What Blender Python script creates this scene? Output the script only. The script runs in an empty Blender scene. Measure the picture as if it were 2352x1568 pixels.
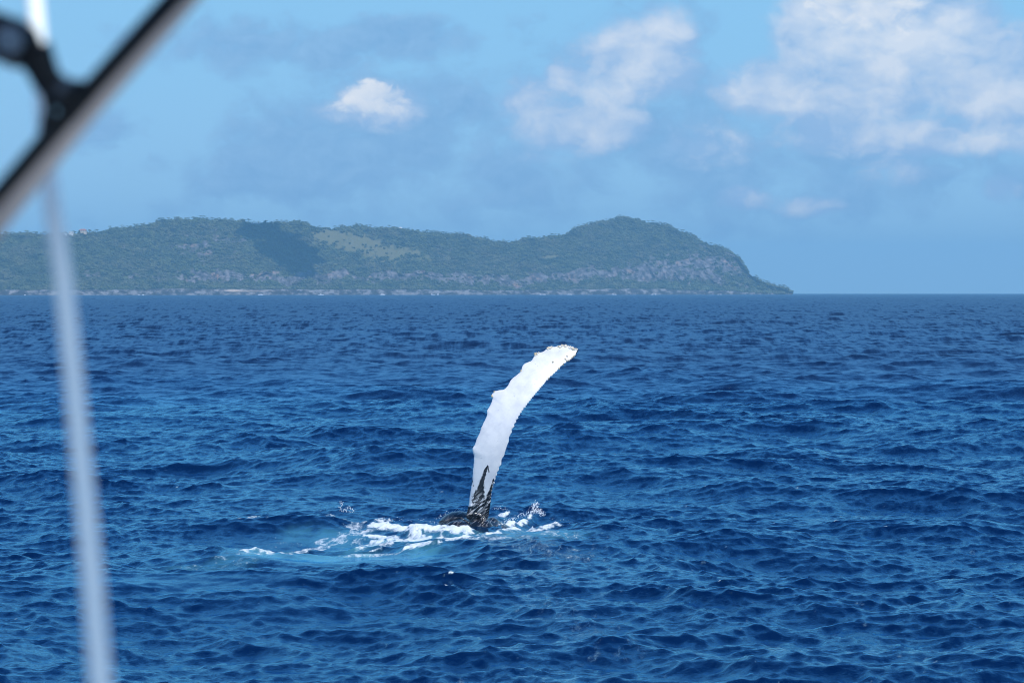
import bpy, bmesh, math, random
import numpy as np
from mathutils import Vector, Matrix
random.seed(7)
rng = np.random.default_rng(11)
scene = bpy.context.scene
COL = scene.collection
R = math.radians

# ------------------------------------------------------------------ camera
CAM_H = 4.9
LENS = 85.0
FD = 2352 * LENS / 36.0              # focal length in units of a 2352 px wide picture
HY = 671.5                           # eye level in that picture
PITCH = math.atan((784 - HY) / FD)
camd = bpy.data.cameras.new('camera'); cam = bpy.data.objects.new('camera', camd); COL.objects.link(cam)
camd.sensor_width = 36; camd.lens = LENS; camd.clip_start = 0.05; camd.clip_end = 40000
cam.location = (0, 0, CAM_H); cam.rotation_euler = (math.pi / 2 - PITCH, 0, 0)
camd.dof.use_dof = True; camd.dof.focus_distance = 52; camd.dof.aperture_fstop = 5.6
scene.camera = cam

# ------------------------------------------------------------------ sun
SUN_AZ, SUN_EL = R(148), R(54)       # azimuth clockwise from +Y (the view direction)
S = Vector((math.sin(SUN_AZ) * math.cos(SUN_EL), math.cos(SUN_AZ) * math.cos(SUN_EL), math.sin(SUN_EL)))
sund = bpy.data.lights.new('sun', 'SUN'); sun = bpy.data.objects.new('sun', sund); COL.objects.link(sun)
sund.energy = 4.2; sund.angle = R(0.53); sund.color = (1.0, 0.955, 0.9)
sun.rotation_euler = S.to_track_quat('Z', 'Y').to_euler(); sun.location = (0, -20, 40)

scene.view_settings.view_transform = 'Standard'
scene.view_settings.look = 'None'
scene.view_settings.gamma = 1
scene.view_settings.use_curve_mapping = False
scene.view_settings.exposure = 0.0
scene.cycles.max_bounces = 6
scene.cycles.volume_bounces = 0
scene.cycles.transparent_max_bounces = 12
scene.cycles.use_denoising = True
scene.cycles.sample_clamp_indirect = 4
scene.cycles.pixel_filter_type = 'BLACKMAN_HARRIS'; scene.cycles.filter_width = 0.95

# ------------------------------------------------------------------ node helper
class NT:
    def __init__(self, tree):
        self.t = tree; self.n = tree.nodes; self.l = tree.links
    def node(self, typ, **kw):
        nd = self.n.new(typ)
        for k, v in kw.items(): setattr(nd, k, v)
        return nd
    def put(self, sock, v):
        if v is None: return
        if isinstance(v, bpy.types.NodeSocket): self.l.new(v, sock)
        else: sock.default_value = v
    def m(self, op, a, b=None, c=None, clamp=False):
        nd = self.node('ShaderNodeMath', operation=op, use_clamp=clamp)
        for s, v in zip(nd.inputs, (a, b, c)): self.put(s, v)
        return nd.outputs[0]
    def vm(self, op, a, b=None, scale=None):
        nd = self.node('ShaderNodeVectorMath', operation=op)
        self.put(nd.inputs[0], a); self.put(nd.inputs[1], b)
        if scale is not None: self.put(nd.inputs['Scale'], scale)
        return nd.outputs['Value'] if op in ('DOT_PRODUCT', 'LENGTH', 'DISTANCE') else nd.outputs[0]
    def comb(self, x, y, z):
        nd = self.node('ShaderNodeCombineXYZ')
        for s, v in zip(nd.inputs, (x, y, z)): self.put(s, v)
        return nd.outputs[0]
    def noise(self, vec, scale=1.0, detail=4, rough=0.5, dist=0.0, lac=2.0, color=False):
        nd = self.node('ShaderNodeTexNoise')
        self.put(nd.inputs['Vector'], vec)
        for k, v in (('Scale', scale), ('Detail', detail), ('Roughness', rough), ('Distortion', dist), ('Lacunarity', lac)):
            self.put(nd.inputs[k], v)
        return nd.outputs['Color' if color else 'Fac']
    def ss(self, x, a, b, c=0.0, d=1.0):
        nd = self.node('ShaderNodeMapRange', interpolation_type='SMOOTHSTEP')
        self.put(nd.inputs[0], x)
        for i, v in zip((1, 2, 3, 4), (a, b, c, d)): self.put(nd.inputs[i], v)
        return nd.outputs[0]
    def mix(self, f, a, b, blend='MIX'):
        nd = self.node('ShaderNodeMix', data_type='RGBA', blend_type=blend)
        self.put(nd.inputs[0], f)
        for s, v in ((nd.inputs[6], a), (nd.inputs[7], b)):
            if isinstance(v, tuple) and len(v) == 3: v = v + (1.0,)
            self.put(s, v)
        return nd.outputs[2]
    def attr(self, name, out='Fac'):
        return self.node('ShaderNodeAttribute', attribute_name=name).outputs[out]

def srgb(r, g, b):
    f = lambda c: (c / 255 / 12.92) if c / 255 <= .04045 else ((c / 255 + .055) / 1.055) ** 2.4
    return (f(r), f(g), f(b), 1.0)

# ------------------------------------------------------------------ world: Nishita sky with a procedural cloud deck
world = bpy.data.worlds.new('World'); scene.world = world; world.use_nodes = True
w = NT(world.node_tree); w.n.clear()
SKY_STRENGTH = 0.10
sky = w.node('ShaderNodeTexSky', sky_type='NISHITA')
sky.sun_disc = False; sky.sun_elevation = SUN_EL; sky.sun_rotation = SUN_AZ
sky.air_density = 1.0; sky.dust_density = 0.0; sky.ozone_density = 2.5; sky.altitude = 0
dirv = w.node('ShaderNodeTexCoord').outputs['Generated']
sep = w.node('ShaderNodeSeparateXYZ'); w.put(sep.inputs[0], dirv)
az = w.m('ARCTAN2', sep.outputs[0], sep.outputs[1])
el = w.m('ARCSINE', sep.outputs[2])
clear_sky = w.mix(1.0, sky.outputs[0], (0.40, 0.92, 1.6), 'MULTIPLY')
low = w.mix(w.ss(el, .0, .13), srgb(164, 211, 246), srgb(147, 206, 247))
low = w.mix(w.ss(el, .10, .62), low, srgb(92, 158, 232))
clear_sky = w.mix(w.ss(el, .40, 1.3), w.vm('SCALE', low, scale=1 / SKY_STRENGTH), clear_sky)
ca = lambda xd: (xd - 1176) / FD
ce = lambda yd: (HY - yd) / FD
P0 = w.comb(w.m('MULTIPLY', az, 26.0), w.m('MULTIPLY', el, 36.0), 0.0)
def warp(P, k, s):
    n = w.noise(P, s, 3, .5, color=True)
    return w.vm('ADD', P, w.vm('SCALE', w.vm('SUBTRACT', n, (.5, .5, .5)), scale=k))
PW = warp(P0, 0.35, 2.2)
def billow(P):
    v = w.node('ShaderNodeTexVoronoi', feature='F1', voronoi_dimensions='2D', normalize=True)
    for k, q in (('Vector', P), ('Scale', 1.7), ('Detail', 3.0), ('Roughness', .55), ('Lacunarity', 2.1)): w.put(v.inputs[k], q)
    a = w.noise(P, .95, 9, .57)
    return w.m('MULTIPLY_ADD', a, .85, w.m('MULTIPLY_ADD', v.outputs['Distance'], -.36, .20))
def blobs(lst, floor=-0.6):
    out = None
    for (x, y, rx, ry, k) in lst:
        dx = w.m('MULTIPLY', w.m('SUBTRACT', az, ca(x)), FD / rx)
        dy = w.m('MULTIPLY', w.m('SUBTRACT', el, ce(y)), FD / ry)
        r2 = w.m('ADD', w.m('MULTIPLY', dx, dx), w.m('MULTIPLY', dy, dy))
        v = w.m('MULTIPLY_ADD', r2, -k, k)
        out = v if out is None else w.m('SMOOTH_MAX', out, v, 0.12)
    return w.m('MAXIMUM', out, floor)
# generic clouds all round, outside the stretch of sky the photograph records
around = w.ss(w.m('ABSOLUTE', az), .25, .42)
band = w.m('MULTIPLY', w.ss(el, .0, .08), w.ss(el, .75, .25))
gen = w.m('MULTIPLY_ADD', w.noise(P0, .33, 3, .5), 3.0, -1.75)
gen = w.m('ADD', w.m('MULTIPLY', gen, w.m('MULTIPLY', around, band)), w.m('MULTIPLY_ADD', w.m('MULTIPLY', around, band), .6, -.6))
n1 = billow(PW)
n2 = billow(w.vm('ADD', PW, (-0.10, 0.16, 0.0)))
relief = w.m('SUBTRACT', n1, n2)
nz = w.m('MULTIPLY_ADD', n1, 2.6, -1.3)
fine = w.m('SUBTRACT', w.noise(PW, 2.8, 7, .6), .5)
fine2 = w.m('SUBTRACT', w.noise(w.vm('ADD', PW, (-.05, .08, 0)), 2.8, 7, .6), .5)
relief = w.m('ADD', relief, w.m('MULTIPLY', w.m('SUBTRACT', fine, fine2), .6))
# thin grey-blue cloud
thin = blobs([(560, 110, 260, 75, .5), (760, 120, 150, 55, .45), (930, 95, 170, 60, .55), (250, 300, 120, 50, .25), (330, 390, 90, 40, .3),
              (820, 330, 330, 170, .62), (640, 400, 230, 90, .5), (1050, 270, 220, 130, .5), (1100, 400, 500, 110, .42), (1600, 330, 420, 130, .5),
              (1900, 300, 520, 160, .5), (2050, 420, 420, 90, .4), (1450, 140, 260, 150, .4), (1400, 300, 220, 90, .5), (900, 480, 500, 60, .22), (1650, 480, 420, 70, .3)], -.8)
thin_f = w.m('ADD', w.m('ADD', thin, w.m('MULTIPLY', nz, 1.0)), w.m('MULTIPLY', fine, .8))
thin_a = w.m('MULTIPLY', w.ss(thin_f, -.10, .55), .68)
# lit cumulus
puff = blobs([(1330, 290, 170, 75, 1.0), (1215, 240, 95, 60, .6), (1290, 180, 48, 44, .9), (1460, 140, 165, 105, .95), (1525, 95, 85, 85, .9), (1400, 190, 140, 70, .8),
              (1930, 90, 190, 150, 1.6), (2100, 130, 240, 160, 1.6), (1790, 205, 170, 90, 1.0), (2270, 190, 190, 150, 1.1), (1960, 220, 300, 120, 1.0),
              (2080, 315, 360, 55, .9), (2340, 270, 170, 100, 1.0), (1730, 215, 90, 60, .8),
              (865, 248, 120, 60, .75), (800, 262, 90, 34, .55), (1850, 478, 85, 26, .55), (1720, 462, 80, 28, .45), (2040, 395, 80, 36, .35), (2280, 445, 45, 32, .4), (1260, 365, 60, 16, .35), (1650, 330, 120, 50, .3)], -1.3)
puff = w.m('MAXIMUM', puff, w.m('SUBTRACT', gen, w.m('MULTIPLY_ADD', around, -.6, .6)))
soft1 = w.noise(PW, 1.15, 4, .5); soft2 = w.noise(w.vm('ADD', PW, (-.16, .26, 0.0)), 1.15, 4, .5)
srel = w.m('ADD', w.m('MULTIPLY', w.m('SUBTRACT', soft1, soft2), 2.4), w.m('MULTIPLY', relief, .9))
puff_f = w.m('ADD', w.m('ADD', puff, w.m('MULTIPLY', nz, .75)), w.m('MULTIPLY', fine, .65))
puff_a = w.m('MULTIPLY', w.ss(puff_f, -.20, .70), .93)
# brightest crowns
crown = blobs([(1990, 15, 110, 62, .9), (2060, 40, 50, 45, .6), (1890, 5, 60, 30, .55), (855, 232, 78, 38, .8), (805, 245, 55, 18, .5)], -2.2)
crown_f = w.m('ADD', w.m('ADD', w.m('MULTIPLY', crown, .62), w.m('MULTIPLY', nz, .6)), w.m('MULTIPLY', fine, 2.6))
crown_a = w.m('MULTIPLY', w.ss(crown_f, -.12, .60), .92)
thin_c = w.mix(w.m('MULTIPLY_ADD', relief, 1.8, .35, clamp=True), srgb(118, 164, 214), srgb(160, 200, 238))
puff_c = w.mix(w.m('ADD', srel, w.m('MULTIPLY_ADD', puff_f, .42, .08), clamp=True), srgb(160, 196, 236), srgb(228, 237, 249))
K = 1.0 / SKY_STRENGTH
skyc = clear_sky
skyc = w.mix(thin_a, skyc, w.vm('SCALE', thin_c, scale=K))
skyc = w.mix(puff_a, skyc, w.vm('SCALE', puff_c, scale=K))
skyc = w.mix(crown_a, skyc, w.vm('SCALE', w.mix(w.m('MULTIPLY_ADD', srel, 1.2, .55, clamp=True), srgb(205, 222, 243), srgb(246, 249, 253)), scale=K))
bg = w.node('ShaderNodeBackground'); w.put(bg.inputs[0], skyc); bg.inputs[1].default_value = SKY_STRENGTH
wo = w.node('ShaderNodeOutputWorld'); w.l.new(bg.outputs[0], wo.inputs[0])

# ------------------------------------------------------------------ geometry helpers
cosP, sinP = math.cos(PITCH), math.sin(PITCH)
def ray(xd, yd):
    """direction through a point of the photograph (2352 wide), y component 1"""
    a, b = (xd - 1176) / FD, (784 - yd) / FD
    d = Vector((a, cosP + b * sinP, b * cosP - sinP))
    return d / d.y
def at(xd, yd, y):
    return Vector((0, 0, CAM_H)) + ray(xd, yd) * y
def on_water(xd, yd):
    d = ray(xd, yd); return Vector((0, 0, CAM_H)) + d * (CAM_H / -d.z)

def new_obj(name, mesh, parent=None, mat=None):
    o = bpy.data.objects.new(name, mesh); COL.objects.link(o)
    if mat: mesh.materials.clear(); mesh.materials.append(mat)
    if parent: o.parent = parent
    return o
def from_bm(name, bm, mat, parent=None, smooth=True):
    me = bpy.data.meshes.new(name); bm.normal_update(); bm.to_mesh(me); bm.free()
    if smooth: me.shade_smooth()
    return new_obj(name, me, parent, mat)
def thing(name, label, cat, loc=(0, 0, 0), group=None):
    o = bpy.data.objects.new(name, None); COL.objects.link(o); o.location = loc
    o['label'] = label; o['category'] = cat
    if group: o['group'] = group
    o.empty_display_size = .1
    return o
def tag(o, label=None, cat=None, group=None, kind=None):
    for k, v in (('label', label), ('category', cat), ('group', group), ('kind', kind)):
        if v: o[k] = v
    return o
def grid_mesh(name, V, ni, nj, smooth=True):
    """V: (ni*nj,3), row-major i over ni, j over nj"""
    idx = np.arange(ni * nj).reshape(ni, nj)
    q = np.stack([idx[:-1, :-1], idx[:-1, 1:], idx[1:, 1:], idx[1:, :-1]], -1).reshape(-1, 4)
    me = bpy.data.meshes.new(name)
    me.vertices.add(len(V)); me.vertices.foreach_set('co', V.astype(np.float32).ravel())
    me.loops.add(q.size); me.loops.foreach_set('vertex_index', q.astype(np.int32).ravel())
    me.polygons.add(len(q)); me.polygons.foreach_set('loop_start', (np.arange(len(q)) * 4).astype(np.int32))
    me.update(calc_edges=True)
    if smooth: me.shade_smooth()
    return me
def fattr(me, name, a):
    at_ = me.attributes.new(name, 'FLOAT', 'POINT'); at_.data.foreach_set('value', np.ascontiguousarray(a, dtype=np.float32).ravel())
def tube(bm, pts, rad, seg=16, caps=True):
    pts = [Vector(p) for p in pts]; n = len(pts)
    rad = rad if hasattr(rad, '__len__') else [rad] * n
    rings = []; prev = None
    for i, p in enumerate(pts):
        d = (pts[min(i + 1, n - 1)] - pts[max(i - 1, 0)]).normalized()
        if prev is None: u = d.orthogonal().normalized()
        else: u = (prev - d * prev.dot(d)).normalized()
        prev = u; v = d.cross(u)
        rings.append([bm.verts.new(p + (u * math.cos(2 * math.pi * k / seg) + v * math.sin(2 * math.pi * k / seg)) * rad[i]) for k in range(seg)])
    for a, b in zip(rings, rings[1:]):
        for k in range(seg): bm.faces.new((a[k], a[(k + 1) % seg], b[(k + 1) % seg], b[k]))
    if caps:
        bm.faces.new(rings[0][::-1]); bm.faces.new(rings[-1])
def blob(bm, c, r, sub=3, rot=None, jitter=0, seed=0):
    mt = Matrix.Translation(c) @ (rot.to_4x4() if rot else Matrix.Identity(4)) @ Matrix.Diagonal((*r, 1) if hasattr(r, '__len__') else (r, r, r, 1))
    vs = bmesh.ops.create_icosphere(bm, subdivisions=sub, radius=1, matrix=mt)['verts']
    if jitter:
        rr = random.Random(seed); c = Vector(c)
        for v in vs: v.co = c + (v.co - c) * (1 + rr.uniform(-jitter, jitter))
    return vs
def box(bm, c, s, rot=None):
    mt = Matrix.Translation(c) @ (rot.to_4x4() if rot else Matrix.Identity(4)) @ Matrix.Diagonal((*s, 1))
    return bmesh.ops.create_cube(bm, size=1, matrix=mt)['verts']

_perm = rng.permutation(4096)
_grad = rng.uniform(0, 2 * np.pi, 4096)
def perlin(x, y, seed=0):
    x = np.asarray(x, float); y = np.asarray(y, float)
    xi = np.floor(x).astype(np.int64); yi = np.floor(y).astype(np.int64); xf = x - xi; yf = y - yi
    def g(ix, iy, dx, dy):
        a = _grad[_perm[(_perm[(ix + seed * 131) & 4095] + iy) & 4095]]
        return np.cos(a) * dx + np.sin(a) * dy
    u = xf ** 3 * (xf * (xf * 6 - 15) + 10); v = yf ** 3 * (yf * (yf * 6 - 15) + 10)
    a = g(xi, yi, xf, yf); b = g(xi + 1, yi, xf - 1, yf); c = g(xi, yi + 1, xf, yf - 1); d = g(xi + 1, yi + 1, xf - 1, yf - 1)
    return (a + (b - a) * u + ((c + (d - c) * u) - (a + (b - a) * u)) * v) * 1.5
def fbm(x, y, oct=5, seed=0, gain=.5, ridged=False):
    s = 0; a = 1; f = 1; t = 0
    for o in range(oct):
        p = perlin(x * f + 17.3 * o, y * f - 9.1 * o, seed + o)
        s = s + a * ((1 - 2 * np.abs(p)) if ridged else p); t += a; a *= gain; f *= 2.03
    return s / t
def sstep(x, a, b):
    t = np.clip((x - a) / (b - a), 0, 1); return t * t * (3 - 2 * t)

def pmat(name, base=(.5, .5, .5), rough=.5, spec=.5):
    m = bpy.data.materials.new(name); m.use_nodes = True
    t = NT(m.node_tree); b = t.n['Principled BSDF']
    b.inputs['Base Color'].default_value = (*base, 1); b.inputs['Roughness'].default_value = rough
    b.inputs['Specular IOR Level'].default_value = spec
    return m, t, b

# ------------------------------------------------------------------ sea
WB = on_water(1097, 1203)                      # where the flipper leaves the water
def ocean_tile(N, L, lo, hi, theta0, seed, spread):
    """height and horizontal displacement of a directional sea, wavelengths lo..hi"""
    r = np.random.default_rng(seed)
    k1 = 2 * np.pi * np.fft.fftfreq(N, L / N)
    kx, ky = np.meshgrid(k1, k1, indexing='ij'); k = np.hypot(kx, ky); k[0, 0] = 1
    lam = 2 * np.pi / k
    kp = 2 * np.pi / 15.0
    Pk = np.exp(-(kp / k) ** 2) / k ** 3.85
    th = np.arctan2(ky, kx) - theta0
    Pk *= (np.abs(np.cos(th)) ** spread + .10)
    win = sstep(np.log(lam), math.log(lo) - .18, math.log(lo) + .18) * (1 - sstep(np.log(lam), math.log(hi) - .18, math.log(hi) + .18))
    amp = np.sqrt(Pk) * win; amp[0, 0] = 0
    g = r.normal(size=(N, N)) + 1j * r.normal(size=(N, N))
    H = g * amp * N * N / L * 2 * np.pi
    h = np.fft.ifft2(H).real
    dx = np.fft.ifft2(-1j * kx / k * H).real; dy = np.fft.ifft2(-1j * ky / k * H).real
    sx = np.fft.ifft2(1j * kx * H).real; sy = np.fft.ifft2(1j * ky * H).real
    return h.astype(np.float32), dx.astype(np.float32), dy.astype(np.float32), float((sx ** 2 + sy ** 2).mean())
def sample(tile, L, x, y):
    N = tile.shape[0]
    fx = x * (N / L); fy = y * (N / L)
    ix = np.floor(fx).astype(np.int64); iy = np.floor(fy).astype(np.int64)
    tx = (fx - ix).astype(np.float32); ty = (fy - iy).astype(np.float32)
    ix %= N; iy %= N; ix1 = (ix + 1) % N; iy1 = (iy + 1) % N
    return (tile[ix, iy] * (1 - tx) + tile[ix1, iy] * tx) * (1 - ty) + (tile[ix, iy1] * (1 - tx) + tile[ix1, iy1] * tx) * ty

THETA = R(72)                                   # travel direction of the chop, from +X
AMP = 0.048
# (N, L, shortest, longest, seed, tile rotation, directional spread, gain)
BANDS = [(1024, 311.0, 7.0, 80.0, 3, 0.0, 4, 1.5), (1024, 173.0, 2.6, 7.0, 4, .21, 3, 1.35), (2048, 119.0, 1.1, 2.6, 5, -.33, 1.6, 1.25),
         (1024, 47.0, .48, 1.1, 6, .4, 1.2, 1.55), (1024, 23.0, .18, .48, 8, -.2, .8, 2.0)]
def build_sea():
    # radial rows, finer than the waves they carry; angular columns dense where the photograph looks
    rr = [1.0, 4, 9, 14, 18, 21, 23, 24.5]
    r_ = 25.0
    while r_ < 9300:
        rr.append(r_)
        r_ += 0.075 if r_ < 48 else (0.075 + (r_ - 48) * .0014 if r_ < 300 else .428 + (r_ - 300) * .0036)
    rr = np.array(rr)
    a_in = np.linspace(-R(13.2), R(13.2), 390)
    a_out = R(13.2) + (np.pi - R(13.2)) * np.linspace(0, 1, 26)[1:] ** 1.7
    aa = np.concatenate([-a_out[::-1], a_in, a_out])
    Rr, Aa = np.meshgrid(rr, aa, indexing='ij')
    x = (Rr * np.sin(Aa)).ravel(); y = (Rr * np.cos(Aa)).ravel(); r = Rr.ravel(); a = Aa.ravel()
    ds = np.gradient(rr)[:, None] * np.ones_like(Aa)
    da = np.gradient(aa)[None, :] * np.ones_like(Rr) * Rr
    ds = np.maximum(ds, da * .8).ravel()
    print('sea grid', len(rr), len(aa))
    z = np.zeros_like(x); ox = np.zeros_like(x); oy = np.zeros_like(x); lost = np.zeros_like(x); chopf = np.zeros_like(x)
    # calm slicks that the whale's tail and body leave
    def patch(xd, yd, rx, ry):
        c = on_water(xd, yd); return np.exp(-(((x - c.x) / rx) ** 2 + ((y - c.y) / ry) ** 2) ** 1.5)
    slick = np.clip(patch(760, 1283, 2.0, 1.1) + .8 * patch(700, 1215, 1.6, 1.5) + .8 * patch(430, 1360, 2.2, 1.0) + .5 * patch(620, 1400, 1.5, .9) + .5 * patch(1180, 1255, 1.2, 1.0), 0, 1)
    gust = .85 + .35 * fbm(x / 19, y / 45, 3, 40)
    near_whale = np.exp(-(((x - WB.x) / 1.2) ** 2 + ((y - WB.y) / 2.0) ** 2))
    for (N, L, lo, hi, seed, rot, spread, gain) in BANDS:
        h, dx, dy, sv = ocean_tile(N, L, lo, hi, THETA - rot, seed, spread)
        wgt = sstep(lo * 1.6 / ds, .40, 2.0)
        lost += sv * (gain * AMP) ** 2 * (1 - wgt ** 2)
        c, s = math.cos(rot), math.sin(rot)
        xs = c * x + s * y; ys = -s * x + c * y
        g_ = AMP * gain * wgt
        if lo < 3: g_ = g_ * (1 - (.9 if lo < 1 else .6) * slick)
        if lo < 1.2: g_ = g_ * gust
        if lo > 2: g_ = g_ * (1 - .75 * near_whale)
        z += g_ * sample(h, L, xs, ys)
        ddx = sample(dx, L, xs, ys); ddy = sample(dy, L, xs, ys)
        ch = 1.25 if lo > .4 else 1.1
        ox += g_ * ch * (c * ddx - s * ddy); oy += g_ * ch * (s * ddx + c * ddy)
        print('band', lo, 'std', h.std() * AMP * gain, 'slope', math.sqrt(sv) * AMP * gain)
    X = x - ox; Y = y - oy
    # ---- white water and churned water round the whale
    def to_uv(c): return (x - c.x), (y - c.y)
    foam = np.zeros_like(x); aer = np.zeros_like(x); lift = np.zeros_like(x)
    near = (r > 25) & (r < 75) & (np.abs(a) < .3)
    xn, yn = x[near], y[near]
    f_n = np.zeros_like(xn); a_n = np.zeros_like(xn); l_n = np.zeros_like(xn)
    nA = fbm(xn / .22, yn / .5, 5, 61); nB = fbm(xn / .6, yn / 1.2, 4, 71); nC = fbm(xn / .09, yn / .22, 4, 81)
    lace = 1 - np.abs(fbm(xn / .33 + .4 * nA, yn / .75, 4, 91)) * 3.2
    def seg(p, q, wx, wy):
        """falloff round a line drawn on the water between two photo points; wx across, wy in depth (m)"""
        p = on_water(*p); q = on_water(*q)
        ax, ay = (q.x - p.x) / wx, (q.y - p.y) / wy
        t = np.clip((((xn - p.x) / wx) * ax + ((yn - p.y) / wy) * ay) / (ax * ax + ay * ay), 0, 1)
        return np.exp(-(((xn - p.x) / wx - t * ax) ** 2 + ((yn - p.y) / wy - t * ay) ** 2))
    def add(p, q, wx, wy, dens, rise=0., lacy=0.):
        nonlocal f_n, l_n
        g = seg(p, q, wx, wy)
        base = g * 1.45 + nA * .8 + nC * .55 + nB * .35 + lacy * (lace - .55) - .72
        f_n = np.maximum(f_n, dens * sstep(base, -.1, .75))
        l_n = l_n + rise * g * np.clip(1 + .6 * nA + .12 * nC + .7 * nB, 0, 3)
    add((880, 1200), (1000, 1206), .30, .8, 1, .09); add((950, 1212), (1060, 1214), .24, .5, 1, .13); add((860, 1216), (1000, 1224), .4, .8, .8, .0, .2)
    add((840, 1212), (960, 1226), .35, .8, .85, .03, .4); add((890, 1200), (1055, 1212), .34, .95, 1, .03)
    add((1145, 1199), (1225, 1176), .10, .45, 1, .11, .2); add((1135, 1178), (1170, 1172), .1, .3, .8, .05)
    add((1120, 1250), (1245, 1226), .14, .45, .8, .09, .5); add((900, 1263), (1100, 1256), .2, .35, .9, .05, .5)
    add((600, 1262), (690, 1252), .18, .4, .6, .05, 1.1); add((690, 1262), (860, 1268), .25, .35, .5, .03, 1.1)
    add((830, 1200), (850, 1240), .5, 1.0, .55, 0, .8); add((1050, 1240), (1300, 1262), .4, .8, .45, 0, 1.)
    add((560, 1195), (640, 1190), .25, .3, .5, 0, 1.0); add((420, 1310), (560, 1290), .22, .4, .32, 0, 1.3)
    add((500, 1285), (600, 1268), .2, .5, .35, .02, 1.3); add((780, 1190), (900, 1180), .25, .5, .5, .02, 1.)
    add((1180, 1285), (1320, 1300), .5, .8, .3, 0, 1.2); add((1240, 1400), (1400, 1480), .6, 1.3, .16, 0, 1.2)
    add((1010, 1186), (1060, 1176), .12, .35, .75, .03, .3)
    for p, q, wx, wy, d_ in (((640, 1240), (820, 1232), .3, .6, .6), ((820, 1250), (1050, 1246), .3, .5, .7), ((700, 1222), (800, 1210), .3, .5, .55), ((560, 1270), (640, 1262), .3, .4, .7), ((860, 1232), (1000, 1236), .35, .5, .75), ((1060, 1262), (1200, 1268), .3, .4, .5)):
        add(p, q, wx, wy, d_, .015, 1.3)
    def aerate(p, q, wx, wy, k):
        nonlocal a_n
        a_n = np.maximum(a_n, k * sstep(seg(p, q, wx, wy) + nB * .35, .25, .9))
    aerate((780, 1235), (1080, 1232), 1.0, 1.9, 1.0); aerate((600, 1270), (900, 1275), .9, 1.4, .8)
    aerate((1050, 1250), (1280, 1262), .6, 1.2, .55); aerate((430, 1310), (600, 1282), .5, .7, .4); aerate((700, 1210), (850, 1215), .6, 1., .55)
    foam[near] = f_n; aer[near] = a_n; lift[near] = l_n
    # a few breaking flecks on steep crests elsewhere
    zz = z.reshape(Rr.shape); cr = (np.gradient(np.gradient(zz, axis=0), axis=0) / np.gradient(rr)[:, None] ** 2).ravel()
    fl = sstep(-cr, 3.4, 5.0) * sstep(z, .10, .2) * (perlin(x / .25, y / .5, 33) > .22) * (r < 120) * sstep(perlin(x / 2.1, y / 3.3, 77), .12, .3)
    foam = np.maximum(foam, 1.0 * fl)
    # swell that shoulders up in front of the whale and behind it
    def hump(xd, yd, rx, ry, hgt):
        c = on_water(xd, yd); return hgt * np.exp(-((x - c.x) / rx) ** 2 - ((y - c.y) / ry) ** 2)
    z = z + hump(1000, 1330, 3.0, .7, .12) + hump(500, 1265, 1.2, .8, .10) + hump(700, 1298, 1.6, .5, -.06)
    Z = z + lift
    z_edge = 1 - sstep(r, 7000, 9300); Z = Z * z_edge
    V = np.stack([X, Y, Z], -1)
    me = grid_mesh('sea', V, len(rr), len(aa))
    fattr(me, 'foam', foam); fattr(me, 'aer', aer)
    fattr(me, 'lost', lost); tot = lost * .7 + .0005
    alpha = np.sqrt(np.clip(tot, 0, .2)); fattr(me, 'rough', np.clip(np.sqrt(alpha), .05, .55) * (1 - .35 * slick))
    fattr(me, 'slick', slick)
    return me
SEA_C = .75; SEA_TINT = (.42, .80, 1.0, 1)
m_sea, t, b = pmat('sea_water', (.003, .03, .1), .1, .5)
b.inputs['IOR'].default_value = 1.36
geo = t.node('ShaderNodeNewGeometry').outputs['Position']
foam_a = t.attr('foam'); aer_a = t.attr('aer'); sl = t.attr('slick')
deep = t.mix(t.noise(t.vm('MULTIPLY', geo, (.05, .02, .05)), 1, 3), (.0003, .0095, .044), (.0004, .0125, .055))
col = t.mix(t.m('MULTIPLY', aer_a, t.ss(t.noise(t.vm('MULTIPLY', geo, (1, .5, 1)), 1.6, 5, .6), .25, .58)), deep, t.mix(t.ss(t.m('MULTIPLY', aer_a, t.m('ADD', aer_a, foam_a)), .5, 1.3), (.065, .25, .30), (.27, .49, .52)))
fn = t.noise(t.vm('MULTIPLY', geo, (1, .40, 1)), 11, 7, .72, .8)
fmask = t.m('MULTIPLY', t.ss(t.m('ADD', foam_a, t.m('MULTIPLY_ADD', fn, 1.5, -.76)), .08, .95), t.ss(foam_a, .02, .2))
fcol = t.mix(t.noise(geo, 30, 3), (.80, .84, .87), (.68, .76, .82)); fcol = t.mix(t.ss(fmask, .1, .75), (.22, .42, .55), fcol)
col = t.mix(fmask, col, fcol)
t.put(b.inputs['Base Color'], col)
b.inputs['Roughness'].default_value = .6
rip = t.noise(t.vm('MULTIPLY', geo, (1, .75, 1)), 7, 4, .55, .4)
rip2 = t.noise(geo, 45, 3, .5)
bump = t.node('ShaderNodeBump'); bump.inputs['Distance'].default_value = .026
t.put(bump.inputs['Strength'], t.m('MULTIPLY_ADD', sl, -.55, .75))
t.put(bump.inputs['Height'], t.m('ADD', t.m('ADD', rip, t.m('MULTIPLY', rip2, .15)), t.m('MULTIPLY', t.m('MULTIPLY', fmask, fn), 1.3)))
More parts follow.
